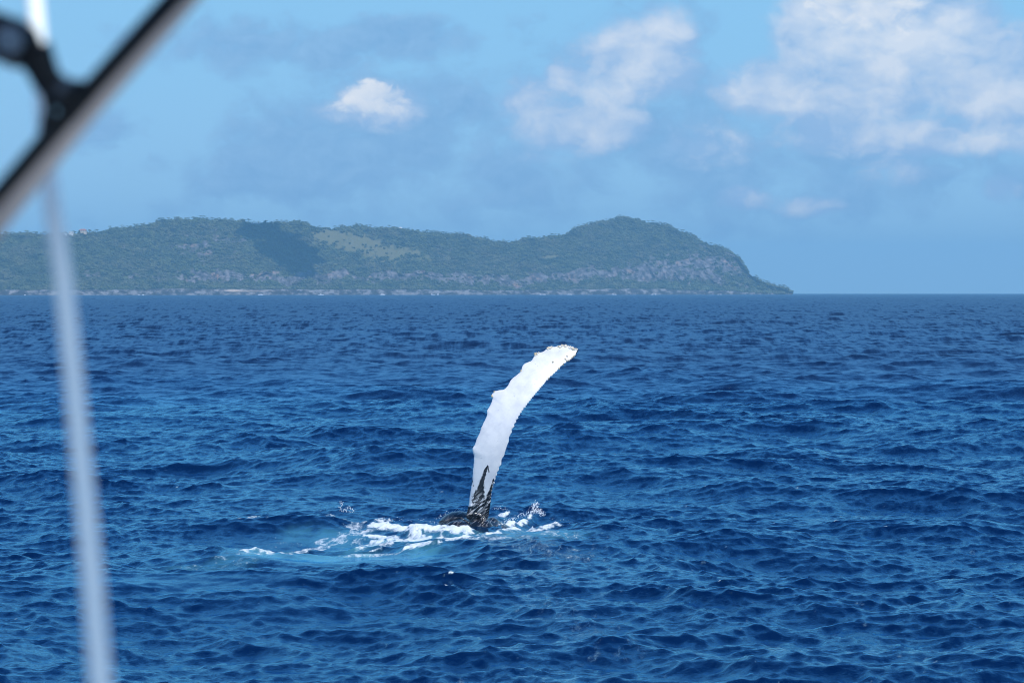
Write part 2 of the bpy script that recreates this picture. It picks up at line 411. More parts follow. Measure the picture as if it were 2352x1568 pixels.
# crest to crest unevenness of the distant chop, which the mesh is too coarse to carry
yy = t.node('ShaderNodeSeparateXYZ'); t.put(yy.inputs[0], geo); yd_ = yy.outputs[1]
def far_tex(sx, sy, r0, r1, r2, r3):
    n = t.m('SUBTRACT', t.noise(t.vm('MULTIPLY', geo, (sx, sy, 0)), 1, 3, .6), .5)
    return t.m('MULTIPLY', n, t.m('MULTIPLY', t.ss(yd_, r0, r1), t.ss(yd_, r2, r3, 1, 0)))
ft = t.m('ADD', t.m('ADD', far_tex(1.0, .16, 110, 220, 350, 600), far_tex(.62, .045, 280, 480, 900, 1500)), far_tex(.26, .011, 800, 1500, 6000, 9000))
def ripple(sx, sy, k, r0, r1):
    n = t.vm('SUBTRACT', t.noise(t.vm('MULTIPLY', geo, (sx, sy, 0)), 1, 3, .55, .3, color=True), (.5, .5, .5))
    return t.vm('MULTIPLY', t.vm('SCALE', n, scale=t.m('MULTIPLY', t.ss(yd_, r0, r1, 1, 0), k)), (1, 1, 0))
calm = t.m('MULTIPLY_ADD', sl, -.8, 1.0)
gst = t.m('MULTIPLY', calm, t.ss(t.noise(t.vm('MULTIPLY', geo, (.30, .12, 0)), 1, 3, .5), .25, .7, .45, 1.25))
rp = t.vm('ADD', ripple(7.5, 4.5, .62, 60, 160), ripple(2.4, .8, .38, 130, 300))
nrm_ = t.vm('NORMALIZE', t.vm('ADD', t.vm('ADD', bump.outputs[0], t.vm('SCALE', rp, scale=gst)), t.comb(0, t.m('MULTIPLY', ft, -1.5), 0)))
t.l.new(nrm_, b.inputs['Normal'])
b.inputs['Specular IOR Level'].default_value = 0
inc = t.node('ShaderNodeNewGeometry').outputs['Incoming']
cs = t.m('ABSOLUTE', t.vm('DOT_PRODUCT', nrm_, inc))
cs = t.m('SQRT', t.m('ADD', t.m('MULTIPLY', cs, cs), t.m('MULTIPLY', t.attr('lost'), SEA_C)))
fr_ = t.m('MULTIPLY_ADD', t.m('POWER', t.m('SUBTRACT', 1.0, cs, clamp=True), 3.7), .975, .020)
fr_ = t.m('MULTIPLY', fr_, t.m('MULTIPLY_ADD', fmask, -.85, 1.0))
gl = t.node('ShaderNodeBsdfGlossy'); gl.inputs['Color'].default_value = SEA_TINT; t.put(gl.inputs['Roughness'], t.attr('rough')); t.l.new(nrm_, gl.inputs['Normal'])
mxs = t.node('ShaderNodeMixShader'); t.l.new(fr_, mxs.inputs[0]); t.l.new(b.outputs[0], mxs.inputs[1]); t.l.new(gl.outputs[0], mxs.inputs[2])
t.l.new(mxs.outputs[0], t.n['Material Output'].inputs[0])
sea = new_obj('sea', build_sea(), None, m_sea); tag(sea, kind='structure')

# ------------------------------------------------------------------ island
SKYLINE = [(-700, 560), (-300, 545), (0, 535), (60, 537), (110, 539), (150, 538), (200, 529), (235, 532), (265, 525), (300, 521), (345, 516), (368, 505), (400, 502), (450, 503), (500, 504),
           (550, 507), (580, 510), (640, 508), (700, 514), (730, 523), (760, 526), (790, 520), (830, 521), (900, 523), (960, 530), (1010, 536), (1070, 537), (1092, 547),
           (1150, 553), (1172, 555), (1200, 549), (1240, 545), (1270, 541), (1298, 538), (1318, 522), (1360, 512), (1400, 505), (1435, 499), (1480, 507), (1520, 513), (1545, 523),
           (1560, 533), (1600, 548), (1650, 566), (1680, 580), (1698, 592), (1718, 622), (1740, 641), (1760, 653), (1785, 660), (1806, 665), (1817, 671)]
sx_, sy_ = np.array(SKYLINE, float).T
shore_d = lambda xd: 4150 + 1150 * np.clip((xd + 200) / 2000, 0, 1.1) ** 1.3
NU, NTt = 640, 250
xs = np.concatenate([np.linspace(-700, -60, 90)[:-1], np.linspace(-60, 1819, NU - 89)])
tt = np.concatenate([np.linspace(0, .06, 22)[:-1], np.linspace(.06, .42, 80)[:-1], np.linspace(.42, 1.05, 96)[:-1], np.linspace(1.05, 1.7, 14)])
NTt = len(tt); NU = len(xs)
XU, TT = np.meshgrid(xs, tt, indexing='ij')
Ds = shore_d(XU)
ysky = np.interp(XU, sx_, sy_)
hp = np.clip((HY - ysky) / FD, 0, 1)                       # tangent of the skyline's elevation
Dr0 = Ds + 420 * np.clip(hp / .03, .04, 1.2)
Zr = np.clip(CAM_H + hp * Dr0 - 4.6 * sstep(hp, .001, .008), .4, None)
W = Dr0 - Ds
face = np.clip(TT, 0, 1)
prof_t = np.array([0, .010, .03, .06, .20, .24, .275, .31, .40, .55, .72, .86, .95, 1.0, 1.12, 1.35, 1.7])
prof_z = np.array([0, .045, .062, .075, .145, .185, .255, .315, .39, .53, .70, .845, .95, 1.0, .985, .80, .45])
pz = np.interp(TT, prof_t, prof_z)
ang = (XU - 1176) / FD
xm = ang * Ds                                              # metres along the coast
n_big = fbm(xm / 130, TT * 3.0, 4, 5); n_mid = fbm(xm / 42, TT * 7, 4, 15); n_gul = fbm(xm / 55 + TT * .8, TT * 1.6, 4, 25, ridged=True)
n_fin = fbm(xm / 13, TT * 26, 4, 35)
body = sstep(TT, .04, .2) * (1 - sstep(np.abs(TT - 1.0), 0, .16)) ** 0
keep = 1 - .85 * np.exp(-((TT - 1) / .07) ** 2)             # leave the ridge where it is
cliffband = np.exp(-((TT - .27 - .05 * n_big) / .055) ** 2)
headland = sstep(XU, 1330, 1500)
zz = pz * Zr
zz = zz + body * keep * Zr * (.06 * n_big + .06 * n_mid + .11 * (n_gul - .2)) + .018 * Zr * n_fin * body
ysh = 26 * cliffband * (n_mid + .6 * n_fin) + 24 * body * keep * n_gul * (1 + headland)
# rocky shelf along the water: broken edge 6 to 9 m high
shelf = sstep(TT, 0, .012) * (1 - sstep(TT, .03, .09))
zz = zz + shelf * (1.5 + 3.0 * fbm(xm / 26, TT * 30, 3, 45) + 1.6 * fbm(xm / 6, TT * 60, 3, 48))
ysh = ysh + 20 * fbm(xm / 60, TT * 0, 3, 52) * (1 - sstep(TT, .0, .1)) + 9 * fbm(xm / 11, TT * 8, 3, 55) * shelf
zz = np.where(TT <= 0, -2.0, zz)
dist = Ds + np.where(TT <= 1, TT, TT) * W + ysh
px = ang * dist; py = dist
VT = np.stack([px, py, zz], -1)
PXD = XU                                                     # photo column of every terrain point
PYD = HY - (zz - CAM_H) / py * FD                            # photo row
def reg(x, y, rx, ry): return np.exp(-(((PXD - x) / rx) ** 2 + ((PYD - y) / ry) ** 2) ** 1.3)
dzdt = np.gradient(zz, axis=1) / np.maximum(np.gradient(py, axis=1), .3)
steep = sstep(np.abs(dzdt), .55, 1.2)
rn = fbm(xm / 24, PYD / 13, 5, 65); rn2 = fbm(xm / 9, PYD / 8, 4, 75)
rock = .42 * steep + .92 * cliffband * sstep(XU, 380, 480) * (1 - .45 * headland) + .5 * reg(510, 560, 75, 40) + .42 * reg(430, 590, 60, 40) + .5 * reg(205, 632, 40, 14) + .3 * reg(60, 560, 60, 20) + .3 * reg(300, 570, 70, 20) + .35 * reg(370, 640, 120, 16) \
    + .5 * reg(1020, 570, 45, 14) + .45 * headland * sstep(PYD, 555, 600) * (1 - sstep(PYD, 640, 652)) + .55 * reg(1620, 610, 90, 30) + .35 * reg(1500, 620, 70, 26) + .4 * reg(1240, 625, 90, 18)
rock = sstep(rock * (1.1 - .2 * headland) + 1.0 * rn + .6 * rn2, .46, .80)
rock = np.maximum(rock, (1 - sstep(TT, .028 + .016 * n_mid, .05 + .016 * n_mid)) * 1.0)
grass = reg(800, 553, 75, 26) + reg(900, 580, 85, 20) + .8 * reg(745, 540, 35, 18) + .7 * reg(1265, 590, 45, 7) + .6 * reg(860, 606, 60, 6) + .5 * reg(425, 612, 22, 5) + .5 * reg(990, 598, 60, 8)
grass = .95 * sstep(grass + .55 * n_mid + .6 * rn2, .48, .85) * (1 - rock)
treesd = np.clip((1 - rock * .93) * (1 - grass * .96), 0, 1) * (1 - .95 * np.clip(reg(172, 531, 34, 9) + reg(921, 524, 7, 6) + reg(590, 511, 24, 6), 0, 1)) * sstep(TT, .03, .055)
tme = grid_mesh('hillside', VT.reshape(-1, 3), NU, NTt)
tme.flip_normals()
fattr(tme, 'rock', rock); fattr(tme, 'grass', grass); fattr(tme, 'wood', treesd * (TT < 1.2)); fattr(tme, 'shore', 1 - sstep(TT, .02, .07))
fattr(tme, 'sand', np.clip(reg(537, 667, 16, 2.2) + .5 * reg(560, 668, 60, 1.6), 0, 1) * sstep(TT, .004, .01))
m_hill, t, b = pmat('hill_ground', (.08, .1, .05), .95, .1)
pos = t.node('ShaderNodeNewGeometry').outputs['Position']
rv = t.noise(t.vm('MULTIPLY', pos, (1, .6, .55)), .09, 6, .62)
rc = t.mix(t.ss(rv, .38, .66), (.07, .068, .073), (.245, .232, .24))
rc = t.mix(t.m('MULTIPLY', t.ss(t.noise(pos, .035, 4, .6), .56, .7), .75), rc, (.36, .24, .175))
rc = t.mix(t.m('MULTIPLY', t.ss(t.noise(t.vm('MULTIPLY', pos, (1, .5, .5)), .11, 4, .6), .53, .63), .85), rc, (.035, .032, .034))  # shade of cave mouths painted into the rock colour
shc = t.mix(t.ss(t.noise(t.vm('MULTIPLY', pos, (.6, .25, 1.3)), .10, 6, .7), .46, .6), (.05, .048, .052), (.27, .265, .275))  # shade in the shelf's crevices painted in as dark noise
rc = t.mix(t.attr('shore'), rc, shc)
gc = t.mix(t.noise(pos, .05, 5, .6), (.13, .14, .06), (.21, .195, .10))
uc = t.mix(t.noise(pos, .08, 5, .6), (.040, .060, .022), (.085, .10, .045))
c_ = t.mix(t.attr('grass'), uc, gc); c_ = t.mix(t.attr('rock'), c_, rc); c_ = t.mix(t.attr('sand'), c_, (.62, .50, .40))
t.put(b.inputs['Base Color'], c_)
bp = t.node('ShaderNodeBump'); bp.inputs['Distance'].default_value = 3.0; bp.inputs['Strength'].default_value = .8
t.put(bp.inputs['Height'], t.noise(pos, .2, 6, .65)); t.l.new(bp.outputs[0], b.inputs['Normal'])
hill = new_obj('hillside', tme, None, m_hill); tag(hill, kind='structure')

# forest: one mass of crowns spread over the slopes with geometry nodes
m_leaf, t, b = pmat('forest_leaf', (.05, .08, .03), .8, .2)
oi = t.node('ShaderNodeObjectInfo').outputs['Random']
pos = t.node('ShaderNodeNewGeometry').outputs['Position']
lc = t.mix(oi, (.066, .090, .040), (.125, .152, .064))
lc = t.mix(t.ss(t.noise(pos, .012, 4, .55), .42, .62), lc, t.mix(oi, (.095, .10, .065), (.15, .165, .085)))
lc = t.mix(t.ss(t.noise(pos, .034, 4, .6), .46, .64), lc, t.mix(oi, (.028, .048, .026), (.055, .080, .042)))
t.put(b.inputs['Base Color'], lc)
b.inputs['Subsurface Weight'].default_value = 0
m_bark, _, _ = pmat('bark', (.12, .09, .07), .9, .1)
def crown_mesh(name, seed, tall=.75, n=9):
    rr = random.Random(seed); bm = bmesh.new()
    for k in range(n):
        a = rr.uniform(0, 6.28); d = rr.uniform(.1, .75) ** .8; c = Vector((d * math.cos(a), d * math.sin(a), tall * (rr.uniform(.2, 1.0) * (1.1 - .5 * d))))
        s = rr.uniform(.28, .52)
        blob(bm, c, (s, s, s * rr.uniform(.65, .95)), 1, None, .22, seed * 31 + k)
    me = bpy.data.meshes.new(name); bm.to_mesh(me); bm.free(); me.materials.append(m_leaf); return me
def palm_mesh(name, seed):
    rr = random.Random(seed); bm = bmesh.new()
    tube(bm, [(0, 0, 0), (.05, .02, 1.0), (.12, .02, 1.9)], [.07, .05, .04], 5)
    for k in range(9):
        a = k * 6.283 / 9 + rr.uniform(-.2, .2); d = Vector((math.cos(a), math.sin(a), 0)); s = Vector((-d.y, d.x, 0)) * .13; o = Vector((.12, .02, 1.9)); q = []
        for j in range(4):
            f = j / 3; p = o + d * (.95 * f) + Vector((0, 0, .35 * f - .75 * f * f)); wv = s * (1.0 - .8 * abs(f - .4))
            q.append((bm.verts.new(p + wv), bm.verts.new(p - wv)))
        for u, v in zip(q, q[1:]): bm.faces.new((u[0], u[1], v[1], v[0]))
    me = bpy.data.meshes.new(name); bm.to_mesh(me); bm.free(); me.materials.append(m_leaf); return me
kinds = bpy.data.collections.new('tree_kinds')
crowns = [crown_mesh('crown_mass', k + 1, .7 + .12 * (k % 3)) for k in range(6)]
for me in crowns + [palm_mesh('palm_mass', 5)]: kinds.objects.link(bpy.data.objects.new(me.name, me))
fme = tme.copy(); fme.name = 'forest'
forest = new_obj('forest', fme, None, m_leaf); tag(forest, kind='stuff')
ng = bpy.data.node_groups.new('scatter_trees', 'GeometryNodeTree')
ng.interface.new_socket('Geometry', in_out='INPUT', socket_type='NodeSocketGeometry'); ng.interface.new_socket('Geometry', in_out='OUTPUT', socket_type='NodeSocketGeometry')
g = NT(ng); gi = g.node('NodeGroupInput'); go = g.node('NodeGroupOutput')
dp = g.node('GeometryNodeDistributePointsOnFaces', distribute_method='RANDOM')
na = g.node('GeometryNodeInputNamedAttribute', data_type='FLOAT'); na.inputs['Name'].default_value = 'wood'
den = g.m('MULTIPLY', g.m('POWER', na.outputs['Attribute'], 1.4), .040)
g.l.new(gi.outputs[0], dp.inputs['Mesh']); g.l.new(den, dp.inputs['Density']); dp.inputs['Seed'].default_value = 4
ci = g.node('GeometryNodeCollectionInfo'); ci.inputs['Collection'].default_value = kinds; ci.inputs['Separate Children'].default_value = True; ci.inputs['Reset Children'].default_value = True
ip = g.node('GeometryNodeInstanceOnPoints'); g.l.new(dp.outputs['Points'], ip.inputs['Points']); g.l.new(ci.outputs[0], ip.inputs['Instance']); ip.inputs['Pick Instance'].default_value = True
rs = g.node('FunctionNodeRandomValue', data_type='FLOAT'); rs.inputs[2].default_value = 1.6; rs.inputs[3].default_value = 5.0
rz = g.node('FunctionNodeRandomValue', data_type='FLOAT_VECTOR'); rz.inputs[0].default_value = (0, 0, 0); rz.inputs[1].default_value = (.15, .15, 6.28)
g.l.new(rs.outputs[1], ip.inputs['Scale']); g.l.new(rz.outputs[0], ip.inputs['Rotation']); g.l.new(ip.outputs[0], go.inputs[0])
md = forest.modifiers.new('scatter', 'NODES'); md.node_group = ng

def hill_at(xd, yd=None):
    """world point on the terrain at photo column xd, at the row yd (or on the ridge)"""
    i = int(np.argmin(np.abs(xs - xd))); js = np.where(tt <= 1.03)[0]
    j = js[np.argmin(PYD[i, js])] if yd is None else js[np.argmin(np.abs(PYD[i, js] - yd))]
    return Vector(VT[i, j])

# trees that stand out one by one
TREES = [(375, None, 5.0, 'round dark tree on the ridge right of the houses'), (268, None, 4.6, 'bushy tree on the ridge halfway between the houses and the broad summit'),
         (558, None, 6.5, 'tall dark tree clump standing on the ridge beside the long pale terrace wall'), (181, None, 5.5, 'narrow dark tree between the white house and the red roofed house'),
         (743, None, 4.5, 'dark tree in the saddle above the open grass slope'), (771, None, 4.2, 'lone small tree on the bare skyline at the top of the grass slope'),
         (790, 569, 4.2, 'dark round tree alone in the middle of the grass slope, left of its fellows'), (806, 560, 3.4, 'small dark tree high on the grass slope'),
         (884, 572, 4.0, 'dark tree on the right part of the grass slope'), (915, 569, 4.0, 'rounded tree at the right upper edge of the grass slope'),
         (960, 591, 3.6, 'small tree at the lower right corner of the grass slope'), (757, 545, 4.0, 'tree at the upper left corner of the grass slope'), (1435, None, 5.2, 'tree at the very top of the headland summit'),
         (893, None, 4.2, 'tree on the ridge just left of the tiny white house')]
for k, (xd, yd, s, lab) in enumerate(TREES):
    p = hill_at(xd, yd); tr = thing('tree', lab, 'tree', p - Vector((0, 0, .4)), 'single trees standing out on the island')
    bm = bmesh.new(); tube(bm, [(0, 0, 0), (.1, 0, s * .35), (.2, .1, s * .7)], [s * .09, s * .07, s * .04], 7); from_bm('trunk', bm, m_bark, tr)
    c = new_obj('crown', crown_mesh('crown', 100 + k, 1.2 if k in (2, 3) else .95, 13), tr); c.location = (0, 0, s * .22); c.scale = (s * (.5 if k == 3 else .8),) * 2 + (s * .85,)

# houses on the ridge
m_white, t, b = pmat('house_white', (.8, .79, .76), .7, .3)
t.put(b.inputs['Base Color'], t.mix(t.noise(t.node('ShaderNodeTexCoord').outputs['Object'], .8, 3), (.82, .81, .78), (.70, .69, .66)))
m_cream, _, _ = pmat('house_cream', (.72, .58, .45), .7, .3); m_tile, _, _ = pmat('roof_tile', (.48, .17, .10), .8, .2); m_grey, _, _ = pmat('roof_grey', (.42, .42, .43), .7, .3)
m_pane, _, _ = pmat('window_glass', (.03, .04, .05), .1, .5)
def house(xd, wd, dp_, ht, lab, mw, mr, kind, up=0.0, fwd=0.0):
    p = hill_at(xd); p.y -= fwd; p.z += up - 3.0
    h = thing('house', lab, 'house', p, 'houses on the ridge of the island')
    H = ht + 3.0
    bm = bmesh.new(); box(bm, (0, 0, H / 2), (wd, dp_, H)); from_bm('wall', bm, mw, h, False)
    bm = bmesh.new()
    if kind == 'flat':
        box(bm, (0, 0, H + .2), (wd + .7, dp_ + .7, .4))
    else:
        o = .7; e = [bm.verts.new(v) for v in ((-wd / 2 - o, -dp_ / 2 - o, H - .05), (wd / 2 + o, -dp_ / 2 - o, H - .05), (wd / 2 + o, dp_ / 2 + o, H - .05), (-wd / 2 - o, dp_ / 2 + o, H - .05))]
        r0 = bm.verts.new((-wd / 4, 0, H + 2.2)); r1 = bm.verts.new((wd / 4, 0, H + 2.2))
        for f in ((e[0], e[1], r1, r0), (e[1], e[2], r1), (e[2], e[3], r0, r1), (e[3], e[0], r0), e[::-1]): bm.faces.new(f)
    from_bm('roof', bm, mr, h, False)
    n = max(2, int(wd / 3.2)); base = None
    for k in range(n):
        bm = bmesh.new(); box(bm, (0, 0, 0), (1.2, .16, 1.3))
        if base is None: base = from_bm('window', bm, m_pane, h, False); wn = base
        else: bm.free(); wn = base.copy(); COL.objects.link(wn); wn.parent = h
        wn.location = ((k + .5) / n * wd - wd / 2, -dp_ / 2 - .05, 3.0 + ht * .55)
    return h
house(153, 6, 6, 4.2, 'small pinkish white house at the left end of the ridge houses', m_white, m_cream, 'flat', .6, 5)
house(165, 9, 7, 5.0, 'white flat roofed house left of the red roofed house', m_white, m_white, 'flat', 2.2, 5)
house(192, 13, 9, 5.0, 'cream house with red tiled roof on the ridge at far left', m_cream, m_tile, 'hip', 1.2, 6)
house(921, 6, 5, 3.5, 'tiny white house alone on the ridge above the grass slope', m_white, m_white, 'hip', 2.2, 4)
# terrace wall
p = hill_at(590); tw = thing('terrace_wall', 'long low pale terrace wall on the ridge above the cloud shadow', 'wall', p)
bm = bmesh.new(); box(bm, (0, -5, .4), (26, 1.2, 3.2)); from_bm('wall', bm, m_grey, tw, False)
bm = bmesh.new(); box(bm, (0, -5, 2.2), (27, 1.8, .4)); from_bm('coping', bm, m_white, tw, False)

# surf along the foot of the island
m_foam, t, b = pmat('foam', (.8, .83, .86), .6, .3)
bm = bmesh.new(); rr = random.Random(3)
for xd, n, wd in ((600, 5, 5), (1307, 5, 6), (1406, 6, 7), (740, 4, 6), (1000, 4, 7), (1245, 4, 6), (330, 3, 6), (60, 3, 7), (1500, 4, 7), (1650, 3, 5), (880, 3, 5)):
    d = float(shore_d(np.array(xd))); 
    for k in range(n):
        x = (xd - 1176) / FD * d + rr.uniform(-wd, wd)
        blob(bm, (x, d - rr.uniform(12, 24), .3), (rr.uniform(1.2, 3), 1.2, rr.uniform(.6, 2.0)), 1, None, .25, k)
surf = from_bm('surf', bm, m_foam); tag(surf, kind='stuff')

# a small cumulus over the bay, whose shadow lies on the slope
m_cloud, t, b = pmat('cloud_white', (.9, .9, .92), 1.0, 0)
i = int(np.argmin(np.abs(xs - 645))); j = int(np.argmin(np.abs(PYD[i, tt <= 1] - 565))); Pm = Vector(VT[i, j])
bm = bmesh.new(); rr = random.Random(12)
cc = Pm + S * (640 / S.z)
side = Vector((1, 0, 0)); deep_ = Vector((-.18, 1, 0)).normalized()
for k in range(64):
    u = rr.uniform(-1, 1); v = rr.uniform(-1, 1)
    if u * u + v * v > 1: continue
    c = cc + side * (u * 62 - v * 42 + 6) + deep_ * (v * 150 - 15) + Vector((0, 0, rr.uniform(-6, 26) * (1 - u * u)))
    s = rr.uniform(16, 34); blob(bm, c, (s, s * 1.1, s * .6), 3, None, .05, k)
cl = from_bm('cloud', bm, m_cloud); tag(cl, 'small white cumulus above the bay shading the slope', 'cloud', kind='structure')

# ------------------------------------------------------------------ whale
DW = WB.y
Z1 = lambda x, y: ((950 + x / 2.614) * .98, (760 + y / 2.614) * .98)
LEAD = [(372, 1190), (376, 1150), (388, 1100), (392, 1060), (400, 1010), (408, 960), (411, 900), (417, 850), (419, 805), (408, 772), (408, 758), (422, 740), (435, 700), (452, 668), (462, 635), (475, 605), (493, 570), (500, 548), (497, 530),
        (503, 518), (516, 500), (528, 470), (534, 446), (525, 440), (530, 424), (545, 408), (570, 401), (600, 399), (613, 390), (627, 372), (640, 345), (655, 328), (690, 302), (706, 286), (712, 262), (718, 248), (737, 235), (770, 222), (783, 204),
        (788, 184), (800, 173), (825, 171), (848, 163), (864, 148), (885, 137), (915, 136), (935, 128), (965, 124), (1000, 128), (1028, 136), (1050, 148)]
TRAIL = [(508, 1190), (515, 1165), (522, 1120), (528, 1080), (532, 1030), (545, 985), (556, 945), (572, 900), (590, 860), (605, 810), (621, 760), (638, 710), (655, 660), (676, 610), (700, 565), (725, 527), (755, 487), (790, 442), (822, 404), (860, 360),
         (893, 325), (930, 290), (962, 256), (992, 233), (1030, 206), (1050, 187), (1060, 166)]
def resample(P, fr):
    P = np.array(P, float); d = np.concatenate([[0], np.cumsum(np.hypot(*np.diff(P, axis=0).T))]); d /= d[-1]
    return np.stack([np.interp(fr, d, P[:, 0]), np.interp(fr, d, P[:, 1])], -1)
LEANP = np.polyfit([0, .2, .4, .6, .8, 1.0], [0, -.17, -.26, -.18, .12, .62], 4)
def lean(yz):
    """depth offset (m): the lower half stands upright, the upper half leans away"""
    return np.polyval(LEANP, np.clip((1190 - yz) / 1060, 0, 1.05))
def fl_pt(x, y, extra=0.0):
    xd, yd = Z1(x, y); return at(xd, yd, DW + float(lean(y)) + extra)
NS = 190
fr = np.linspace(0, 1, NS)
Lp = resample(LEAD, fr); Rp = resample(TRAIL, fr)
def soft(P, n=17):
    k = np.hanning(n + 2)[1:-1]; k /= k.sum(); Q = np.pad(P, ((n // 2, n // 2), (0, 0)), mode='reflect', reflect_type='odd')
    return np.stack([np.convolve(Q[:, c], k, 'valid') for c in range(2)], -1)
Ls = soft(Lp, 35); Rs = soft(Rp, 35)
bm = bmesh.new(); rings = []
sec = []
for k in range(12):
    c = .5 - .5 * math.cos(math.pi * (k / 11)); sec.append((c, 1))
sec = sec + [(c, -1) for c, _ in sec[-2:0:-1]]
for i in range(NS):
    A = fl_pt(*Lp[i]); B = fl_pt(*Rp[i]); As = fl_pt(*Ls[i]); Bs = fl_pt(*Rs[i]); ch = (Bs - As).length if 6 < i < NS - 6 else (B - A).length
    i0, i1 = max(i - 3, 0), min(i + 3, NS - 1)
    span = (fl_pt(*((Ls[i1] + Rs[i1]) / 2)) - fl_pt(*((Ls[i0] + Rs[i0]) / 2))).normalized()
    nrm = span.cross(Bs - As).normalized()
    if nrm.y > 0: nrm = -nrm                       # towards the camera
    tw = .22 - .18 * fr[i]                         # leading edge turned a little away, more at the root
    th = (.17 * ch) * (1 + .8 * (1 - sstep(fr[i], 0, .22))) * (1 - .35 * fr[i]) + .010
    ring = []
    for c, s in sec:
        prof = 2.6 * (math.sqrt(c) * .62 - .30 * c - .32 * c * c * c) if c < 1 else 0
        prof = max(prof, 0)
        q = A + (B - A) * c - nrm * (s * th * .62 * prof) * (-1) - Vector((0, -1, 0)) * (tw * ch * (.5 - c) * .8) 
        ring.append(bm.verts.new(q + nrm * (.012 * s * (4 * c * (1 - c)))))
    rings.append(ring)
n_ = len(sec)
for a_, b_ in zip(rings, rings[1:]):
    for k in range(n_): bm.faces.new((a_[k], a_[(k + 1) % n_], b_[(k + 1) % n_], b_[k]))
bm.faces.new(rings[0][::-1]); bm.faces.new(rings[-1])
bmesh.ops.recalc_face_normals(bm, faces=bm.faces[:])
# shoulder and flank that break the surface
c0 = Vector((WB.x, WB.y, 0))
blob(bm, c0 + Vector((-.02, .15, -.30)), (.33, .42, .46), 4)
blob(bm, c0 + Vector((-.05, .45, -.88)), (1.15, 1.15, 1.0), 5)
blob(bm, c0 + Vector((-.36, .75, -.22)), (.52, .50, .42), 4, Matrix.Rotation(.22, 3, 'Y'))
blob(bm, c0 + Vector((.06, -.12, -.26)), (.34, .36, .40), 4)
blob(bm, c0 + Vector((-.42, .10, -.33)), (.42, .34, .40), 4)
blob(bm, c0 + Vector((.30, .42, -.22)), (.22, .34, .33), 4)
Z2 = lambda x, y: ((1000 + x / 6.272) * .98, (1100 + y / 6.272) * .98)
for pts, r in (([(560, 670), (700, 655), (830, 690), (870, 700)], .022), ([(490, 700), (560, 745), (640, 800), (690, 850)], .022), ([(180, 770), (300, 740), (400, 715), (480, 700)], .022),
               ([(640, 540), (760, 470), (900, 400)], .018), ([(620, 600), (780, 530), (930, 470)], .018), ([(600, 640), (740, 600), (900, 530)], .016)):
    tube(bm, [at(*Z2(x, y), DW - .17 + (.02 if y > 660 else .06)) for x, y in pts], r, 8)
me0 = bpy.data.meshes.new('whale_raw'); bm.to_mesh(me0); bm.free()
tmp = bpy.data.objects.new('whale_raw', me0); COL.objects.link(tmp)
rm = tmp.modifiers.new('remesh', 'REMESH'); rm.mode = 'VOXEL'; rm.voxel_size = .0175
sm = tmp.modifiers.new('smooth', 'SMOOTH'); sm.factor = .5; sm.iterations = 3
dg = bpy.context.evaluated_depsgraph_get()
wme = bpy.data.meshes.new_from_object(tmp.evaluated_get(dg)); bpy.data.objects.remove(tmp); wme.name = 'body'
bm = bmesh.new(); bm.from_mesh(wme); bmesh.ops.delete(bm, geom=[v for v in bm.verts if v.co.z < -.55], context='VERTS'); bm.to_mesh(wme); bm.free()
print('whale', len(wme.vertices), len(wme.polygons))
wme.shade_smooth()
co = np.empty(len(wme.vertices) * 3, np.float32); wme.vertices.foreach_get('co', co); co = co.reshape(-1, 3).astype(float)
# pigment: where the skin is black (photo position of each point, in the close-up's units)
rx = co[:, 0] / co[:, 1]; rz = (co[:, 2] - CAM_H) / co[:, 1]
bx = (rx * FD) / 1.0; 
dcy = cosP - rz * sinP; bxd = 1176 + rx / dcy * FD; byd = 784 - (rz * cosP + sinP) / dcy * FD
zx = (bxd / .98 - 950) * 2.614; zy = (byd / .98 - 760) * 2.614
def line_d(pts, wdt):
    best = np.full(len(zx), 9.)
    for (p, q, w0, w1) in [(pts[i], pts[i + 1], wdt[i], wdt[i + 1]) for i in range(len(pts) - 1)]:
        ax, ay = q[0] - p[0], q[1] - p[1]
        t_ = np.clip(((zx - p[0]) * ax + (zy - p[1]) * ay) / (ax * ax + ay * ay), 0, 1)
        best = np.minimum(best, np.hypot(zx - p[0] - t_ * ax, zy - p[1] - t_ * ay) / (w0 + (w1 - w0) * t_))
    return best
dark = np.clip(1.5 - line_d([(503, 868), (488, 900), (470, 960), (462, 1000), (450, 1050)], [6, 12, 15, 22, 40]), 0, 1)
dark = np.maximum(dark, np.clip(1.5 - line_d([(505, 870), (512, 905)], [5, 4]), 0, 1))
dark = np.maximum(dark, np.clip(1.5 - line_d([(540, 950), (528, 1000), (515, 1040), (500, 1090)], [5, 10, 14, 26]), 0, 1))
dark = np.maximum(dark, np.clip(1.4 - line_d([(412, 955), (416, 990)], [3, 4]), 0, 1))
dark = np.maximum(dark, sstep(zy, 1025, 1085) * sstep(zx, 385, 430))
dark = np.maximum(dark, sstep(zy, 1085, 1135))
tipd = np.clip(1.5 - line_d([(1058, 160), (1050, 185), (1030, 205)], [9, 8, 5]), 0, 1)
dark = np.maximum(dark, tipd); dark = np.maximum(dark, np.clip(1.3 - line_d([(1032, 206), (992, 233), (962, 256), (930, 290), (860, 360), (790, 442), (700, 565)], [6, 4, 3, 2.5, 2.2, 2.0, 1.2]), 0, 1) * .8)
dark = np.maximum(dark, np.clip(1.3 - line_d([(1050, 150), (1000, 130), (950, 126), (905, 135)], [5, 4, 4, 3]), 0, 1) * .75)
dark = np.maximum(dark, np.clip(1.3 - line_d([(866, 150), (885, 139)], [4, 3]), 0, 1) * .6)
dark = dark + .9 * sstep(zy, 1105, 1150)
fattr(wme, 'dark', dark); fattr(wme, 'root', sstep(zy, 1000, 1110)); fattr(wme, 'flank', sstep(zy, 1110, 1170))
m_skin, t, b = pmat('whale_skin', (.8, .8, .8), .35, .5)
tc = t.node('ShaderNodeTexCoord').outputs['Object']
